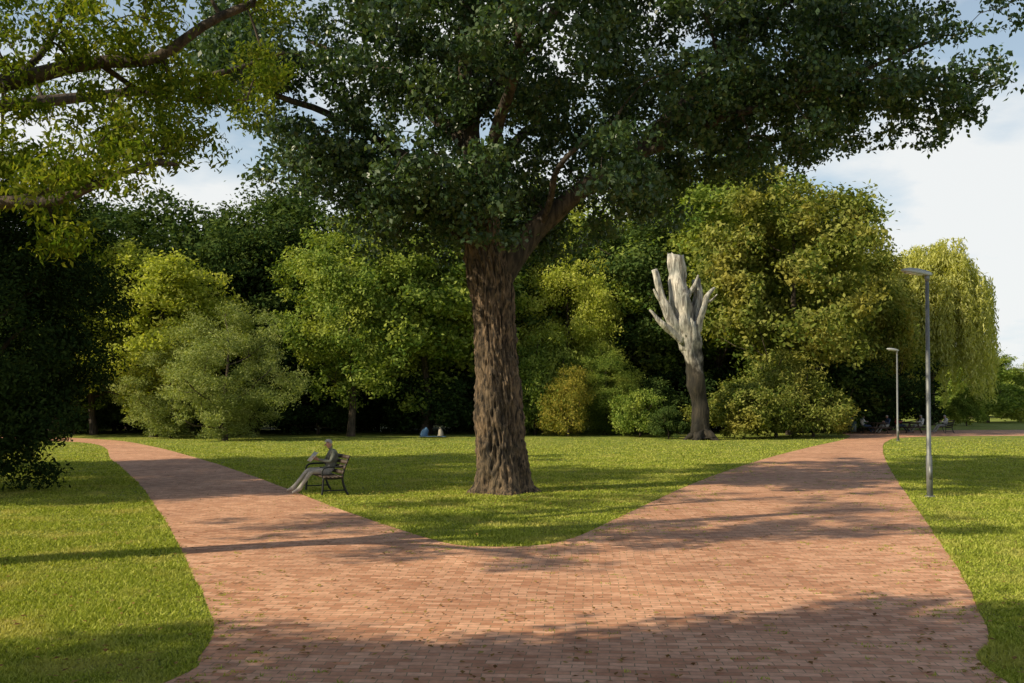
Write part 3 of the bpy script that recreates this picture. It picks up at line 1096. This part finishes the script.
def lamp(px_, py_):
    x, y = gp(px_, py_)
    e = obj("street_lamp", None, None, (x, y, 0))
    mb = MB()
    mb.tube([(0, 0, -0.1), (0, 0, 0.9), (0, 0, 0.93), (0.06, 0, 4.92)], [.068, .068, .052, .04], 18)
    mb.tube([(0, 0, 0.0), (0, 0, 0.03)], [.11, .10], 18)
    mb.box((0, -.068, .55), (.07, .02, .3), bev=.004)
    obj("post", mb.mesh("lamp_post", [M_STEEL]), e)
    mb = MB()
    mb.tube([(0.06, 0, 4.86), (0.06, 0, 5.0)], [.055, .055], 16)
    R = Matrix.Rotation(math.radians(9), 3, 'Y')
    mb2 = MB()
    prof = [(0.16, .055, .05), (0.08, .075, .08), (-.16, .13, .10), (-.38, .13, .085), (-.48, .09, .05), (-.52, .05, .025)]
    k = 14
    for (xx, wy, hz) in prof:
        for j in range(k):
            a = 2 * math.pi * j / k
            cz = math.sin(a); cy = math.cos(a)
            z = hz * (abs(cz) ** .6) * (1 if cz > 0 else -0.35)
            mb2.v.append(tuple(R @ Vector((xx, wy * (abs(cy) ** .6) * (1 if cy > 0 else -1), z)) + Vector((0, 0, 5.02))))
    for i in range(len(prof) - 1):
        for j in range(k):
            a_ = i * k + j; b_ = i * k + (j + 1) % k
            mb2.f.append((a_, a_ + k, b_ + k, b_)); mb2.m.append(0)
    mb2.f.append(tuple(range(k))); mb2.m.append(0)
    mb2.f.append(tuple(reversed(range((len(prof) - 1) * k, len(prof) * k)))); mb2.m.append(0)
    obj("head", mb2.mesh("lamp_head", [M_HEAD]), e)
    obj("collar", mb.mesh("lamp_collar", [M_STEEL]), e)
    mb3 = MB()
    mb3.box(tuple(R @ Vector((-.24, 0, -.035)) + Vector((0, 0, 5.02))), (.36, .16, .02), rot=R, bev=.004)
    obj("diffuser", mb3.mesh("lamp_diffuser", [M_DIFF]), e)


lamp(930, 497)
lamp(898, 441)

# ------------------------------------------------------------------ bench
M_IRON = simple("cast_iron", (0.02, 0.022, 0.02), 0.5, 0.3)
M_SLAT = simple("bench_timber", (0.07, 0.045, 0.03), 0.65, 0, 0.3, 12, 0.3)


def bench(x, y, ang, length=1.8):
    e = obj("park_bench", None, None, (x, y, 0), ang)
    for k, yy in enumerate((-length / 2 + .12, length / 2 - .12)):
        mb = MB()
        mb.tube(catmull([(0.27, yy, 0.0), (0.25, yy, .2), (0.24, yy, .40)], 4), [.025] * 9, 8)
        mb.tube(catmull([(-.34, yy, 0.0), (-.24, yy, .2), (-.20, yy, .42), (-.26, yy, .65), (-.36, yy, .90)], 4), [.028] * 17, 8)
        mb.tube([(0.26, yy, .40), (0.0, yy, .385), (-.2, yy, .40)], [.024] * 3, 8)
        mb.tube(catmull([(0.25, yy, .40), (0.27, yy, .55), (0.18, yy, .64), (-.1, yy, .65), (-.27, yy, .66)], 4), [.02] * 17, 8)
        mb.tube([(0.26, yy, .12), (-.27, yy, .12)], [.014] * 2, 8)
        obj("side_frame", mb.mesh("bench_side", [M_IRON]), e)
    mb = MB()
    for i in range(5):
        mb.box((0.22 - i * .095, 0, .43 - 0.006 * (2 - abs(i - 2))), (.075, length, .032), bev=.006)
    obj("seat", mb.mesh("bench_seat", [M_SLAT]), e)
    mb = MB()
    for i in range(4):
        t = i / 3
        R = Matrix.Rotation(math.radians(-20), 3, 'Y')
        mb.box((-.185 - .135 * t, 0, .53 + .34 * t), (.03, length, .085), rot=R, bev=.006)
    obj("backrest", mb.mesh("bench_back", [M_SLAT]), e)
    return e


FACE = math.atan2(-0.42, -0.906)
bxx, byy = gp(325, 493)
bench(bxx, byy, FACE)

# ------------------------------------------------------------------ people
M_SKIN = simple("skin", (0.45, 0.26, 0.19), 0.55, 0, 0.05)
M_HAIRG = simple("hair_grey", (0.36, 0.34, 0.31), 0.7, 0, 0.2, 40)
M_HAIRB = simple("hair_brown", (0.08, 0.05, 0.03), 0.7, 0, 0.2, 40)
M_TROU = simple("trousers_beige", (0.38, 0.36, 0.32), 0.85, 0, 0.2, 10, 0.2)
M_JACK = simple("jacket_olive", (0.17, 0.18, 0.14), 0.85, 0, 0.35, 10, 0.2)
M_SHOE = simple("shoes", (0.25, 0.23, 0.21), 0.6)
M_PAPER = simple("paper", (0.55, 0.52, 0.45), 0.8, 0, 0.15, 14)
M_WHITE = simple("shirt_white", (0.6, 0.6, 0.58), 0.8)
M_BLUE = simple("cloth_blue", (0.07, 0.15, 0.27), 0.8)
M_RED = simple("cloth_red", (0.35, 0.06, 0.05), 0.8)
M_DKBL = simple("denim", (0.04, 0.06, 0.12), 0.85)

POSE_SIT = dict(
    pelvis=((-.05, 0, .54), .125), waist=((-.11, 0, .68), .12), chest=((-.15, 0, .86), .135), upchest=((-.145, 0, .955), .11),
    neck=((-.10, 0, 1.03), .05), headb=((-.06, 0, 1.09), .068), headm=((-.035, 0, 1.15), .088), headt=((-.03, 0, 1.21), .066),
    shl=((-.135, .165, .965), .062), ell=((-.02, .235, .74), .047), wrl=((.20, .115, .79), .032), hal=((.27, .085, .815), .03),
    shr=((-.135, -.165, .965), .062), elr=((-.02, -.235, .74), .047), wrr=((.20, -.115, .79), .032), har=((.27, -.085, .815), .03),
    hil=((.0, .10, .52), .095), knl=((.40, .14, .53), .062), anl=((.68, .13, .13), .042), tol=((.84, .15, .055), .034), hel=((.65, .13, .07), .04),
    hir=((.0, -.10, .52), .095), knr=((.42, -.11, .55), .062), anr=((.76, -.10, .15), .042), tor=((.91, -.11, .085), .034), her=((.73, -.10, .08), .04))
BONES = [('pelvis', 'waist', 'top'), ('waist', 'chest', 'top'), ('chest', 'upchest', 'top'), ('upchest', 'neck', 'top'), ('neck', 'headb', 'skin'),
         ('headb', 'headm', 'skin'), ('headm', 'headt', 'skin'),
         ('upchest', 'shl', 'top'), ('shl', 'ell', 'top'), ('ell', 'wrl', 'top'), ('wrl', 'hal', 'skin'),
         ('upchest', 'shr', 'top'), ('shr', 'elr', 'top'), ('elr', 'wrr', 'top'), ('wrr', 'har', 'skin'),
         ('pelvis', 'hil', 'leg'), ('hil', 'knl', 'leg'), ('knl', 'anl', 'leg'), ('anl', 'tol', 'shoe'), ('anl', 'hel', 'shoe'),
         ('pelvis', 'hir', 'leg'), ('hir', 'knr', 'leg'), ('knr', 'anr', 'leg'), ('anr', 'tor', 'shoe'), ('anr', 'her', 'shoe')]
CAT = {'skin': 0, 'top': 1, 'leg': 2, 'shoe': 3}


def person(name, pose, loc, ang, mats, hair, book=True, rx=0.0, scale=1.0):
    keys = list(pose.keys())
    me = bpy.data.meshes.new(name)
    me.from_pydata([pose[k][0] for k in keys], [(keys.index(a), keys.index(b)) for a, b, c in BONES], [])
    o = bpy.data.objects.new("tmp", me)
    COL.objects.link(o)
    sk = o.modifiers.new("s", 'SKIN')
    lay = me.skin_vertices[0].data
    for i, k in enumerate(keys):
        r = pose[k][1]
        lay[i].radius = (r, r)
        lay[i].use_root = (k == 'pelvis')
    sb = o.modifiers.new("u", 'SUBSURF'); sb.levels = 2; sb.render_levels = 2
    dg = bpy.context.evaluated_depsgraph_get()
    dg.update()
    m2 = bpy.data.meshes.new_from_object(o.evaluated_get(dg))
    bpy.data.objects.remove(o)
    m2.materials.clear()
    for m in mats:
        m2.materials.append(m)
    segs = [(Vector(pose[a][0]), Vector(pose[b][0]), CAT[c], pose[a][1]) for a, b, c in BONES]
    for poly in m2.polygons:
        poly.use_smooth = True
        c = poly.center
        best = 1e9; bi = 0
        for a, b, k, r in segs:
            ab = b - a
            t = max(0, min(1, (c - a).dot(ab) / ab.length_squared))
            dd = (c - a - ab * t).length - r * 0.6
            if dd < best:
                best = dd; bi = k
        poly.material_index = bi
    e = obj(name, None, None, loc, ang, (scale,) * 3)
    if rx:
        e.rotation_euler = (0, rx, ang)
    obj("body", m2, e)
    hm = Vector(pose['headm'][0]); ht = Vector(pose['headt'][0])
    up = (ht - Vector(pose['headb'][0])).normalized()
    fw = Vector((1, 0, 0)); fw = (fw - up * fw.dot(up)).normalized()
    sd = up.cross(fw)
    mb = MB()
    k = 14
    rows = 7
    for i in range(rows):
        th = math.radians(100) * i / (rows - 1)
        for j in range(k):
            a = 2 * math.pi * j / k
            lim = 1.0 if math.cos(a) < 0.2 else 0.62
            tt = th * lim
            p = hm + up * (0.018 + math.cos(tt) * .098) + (fw * math.cos(a) * .096 + sd * math.sin(a) * .086) * math.sin(tt)
            p += Vector((1, 1, 1)) * 0.006 * noise.noise(p * 40)
            mb.v.append(tuple(p))
    for i in range(rows - 1):
        for j in range(k):
            a_ = i * k + j; b_ = i * k + (j + 1) % k
            mb.f.append((a_, a_ + k, b_ + k, b_)); mb.m.append(0)
    obj("hair", mb.mesh("hair", [hair]), e)
    mb = MB()
    mb.tube([hm + fw * .075 + up * .012, hm + fw * .105 - up * .018, hm + fw * .088 - up * .028], [.008, .016, .008], 8)
    for s_ in (1, -1):
        mb.tube([hm + sd * s_ * .082 - up * .02, hm + sd * s_ * .094, hm + sd * s_ * .088 + up * .022], [.010, .016, .010], 8)
        mb.tube([hm + fw * .083 + sd * s_ * .03 + up * .012, hm + fw * .089 + sd * s_ * .03 + up * .012], [.011, .006], 8, mi=1)
    mb.tube([hm + fw * .086 - up * .048 + sd * .022, hm + fw * .091 - up * .048, hm + fw * .086 - up * .048 - sd * .022], [.004, .007, .004], 6, mi=2)
    obj("face", mb.mesh("face", [mats[0], M_HAIRB, M_RED]), e)
    mb = MB()
    for hk, wk, s_ in (('hal', 'wrl', -1), ('har', 'wrr', 1)):
        h_ = Vector(pose[hk][0]); w_ = Vector(pose[wk][0])
        dirv = (h_ - w_).normalized()
        side = Vector((0, 0, 1))
        inn = Vector((0, s_, 0))
        for q in range(4):
            L_ = [.062, .072, .068, .052][q]
            b0 = h_ + side * (0.028 - q * .018) + dirv * .015
            mb.tube([b0, b0 + dirv * L_ * .5 + inn * .008, b0 + dirv * L_ * .75 + inn * .03, b0 + dirv * L_ * .7 + inn * .05], [.0095, .009, .0085, .006], 7)
        b0 = h_ + side * .02 - dirv * .02
        mb.tube([b0, b0 + side * .03 + inn * .012 + dirv * .01, b0 + side * .04 + inn * .03 + dirv * .03], [.012, .010, .007], 7)
    obj("fingers", mb.mesh("fingers", [mats[0]]), e)
    if book:
        mb = MB()
        c = (Vector(pose['hal'][0]) + Vector(pose['har'][0])) / 2 + Vector((.05, 0, .04))
        for s_ in (1, -1):
            R = Matrix.Rotation(math.radians(50), 3, 'Y') @ Matrix.Rotation(math.radians(12 * s_), 3, 'X')
            mb.box(c + Vector((0, s_ * .095, 0)), (.27, .19, .012), rot=R, bev=.002)
        obj("newspaper", mb.mesh("newspaper", [M_PAPER]), e)
    return e


rot = Matrix.Rotation(FACE, 3, 'Z')
off = rot @ Vector((0.0, 0.15, 0))
person("seated_man", POSE_SIT, (bxx + off.x, byy + off.y, 0), FACE, [M_SKIN, M_JACK, M_TROU, M_SHOE], M_HAIRG)

# picnic things left on the far lawn
qx, qy = gp(433, 437.5)
bl = obj("picnic_blanket", None, None, (qx, qy, 0.0))
mb = MB()
nx = 14
for i in range(nx + 1):
    for j in range(nx + 1):
        a = -1.0 + 2.0 * i / nx; b = -.8 + 1.6 * j / nx
        mb.v.append((a * .8, b * .8, .07 + .035 * noise.noise(Vector((a * 3, b * 3, 1)))))
for i in range(nx):
    for j in range(nx):
        a_ = i * (nx + 1) + j
        mb.f.append((a_, a_ + nx + 1, a_ + nx + 2, a_ + 1)); mb.m.append(0)
obj("blanket", mb.mesh("blanket", [M_BLUE]), bl)
mb = MB()
mb.tube(catmull([(.45, .2, .1), (.45, .2, .25), (.43, .2, .42), (.40, .2, .5)], 4), [.2 - .01 * i for i in range(13)], 12, rough=.2)
mb.tube(catmull([(.35, .2, .48), (.40, .2, .62), (.47, .2, .48)], 4), [.015] * 9, 6)
obj("bag", mb.mesh("picnic_bag", [simple("bag_canvas", (0.35, 0.3, 0.22), 0.8)]), bl)
mb = MB()
mb.tube(catmull([(-.55, .1, .1), (-.52, .1, .3), (-.4, .1, .5), (-.35, .1, .55)], 4), [.24 - .012 * i for i in range(13)], 12, rough=.3)
obj("rucksack", mb.mesh("rucksack", [M_BLUE]), bl)


def picnic_table(x, y, ang):
    e = obj("picnic_table", None, None, (x, y, 0), ang)
    mb = MB()
    for i in range(5):
        mb.box((-.3 + i * .15, 0, .74), (.135, 1.8, .04), bev=.005)
    obj("table_top", mb.mesh("table_top", [M_SLAT]), e)
    mb = MB()
    for s_ in (1, -1):
        for i in range(2):
            mb.box((s_ * (.68 + .14 * i), 0, .44), (.125, 1.8, .04), bev=.005)
    obj("seats", mb.mesh("table_seats", [M_SLAT]), e)
    mb = MB()
    for yy in (-.6, .6):
        mb.box((0, yy, .40), (1.6, .05, .09), bev=.004)
        mb.box((0, yy, .69), (.72, .05, .08), bev=.004)
        for s_ in (1, -1):
            R = Matrix.Rotation(math.radians(-24 * s_), 3, 'Y')
            mb.box((s_ * .42, yy + .051, .37), (.09, .045, .78), rot=R, bev=.004)
    obj("legs", mb.mesh("table_legs", [M_SLAT]), e)


for (px_, py_, a, t1, t2) in ((876, 433.5, 0.3, M_WHITE, M_DKBL), (910, 433, 0.1, M_RED, M_WHITE)):
    x, y = gp(px_, py_)
    picnic_table(x, y, a)
    person("seated_visitor", POSE_SIT, (x - .82, y, 0), a, [M_SKIN, t1, M_DKBL, M_SHOE], M_HAIRB, book=False)
    person("seated_visitor", POSE_SIT, (x + .82, y + .2, 0), a + math.pi, [M_SKIN, t2, M_TROU, M_SHOE], M_HAIRG, book=False)
x, y = gp(936, 433)
person("seated_visitor", POSE_SIT, (x + .6, y, 0), math.pi, [M_SKIN, M_WHITE, M_TROU, M_SHOE], M_HAIRG, book=False)
bench(x + .6, y, math.pi)
M_BIN = simple("bin_green", (0.04, 0.06, 0.045), 0.5, .2)
x, y = gp(853, 434)
e = obj("litter_bin", None, None, (x, y, 0))
mb = MB()
mb.tube([(0, 0, .15), (0, 0, .2), (0, 0, .85), (0, 0, .86), (0, 0, .80)], [.2, .22, .25, .22, .2], 20)
obj("bucket", mb.mesh("bin_bucket", [M_BIN]), e)
mb = MB()
mb.tube([(0, .27, -.05), (0, .27, 1.1)], [.03, .03], 10)
mb.tube([(0, 0, 1.05), (0, 0, 1.10)], [.26, .24], 20)
obj("post_and_lid", mb.mesh("bin_post", [M_STEEL]), e)

print("verts total", sum(len(m.vertices) for m in bpy.data.meshes))
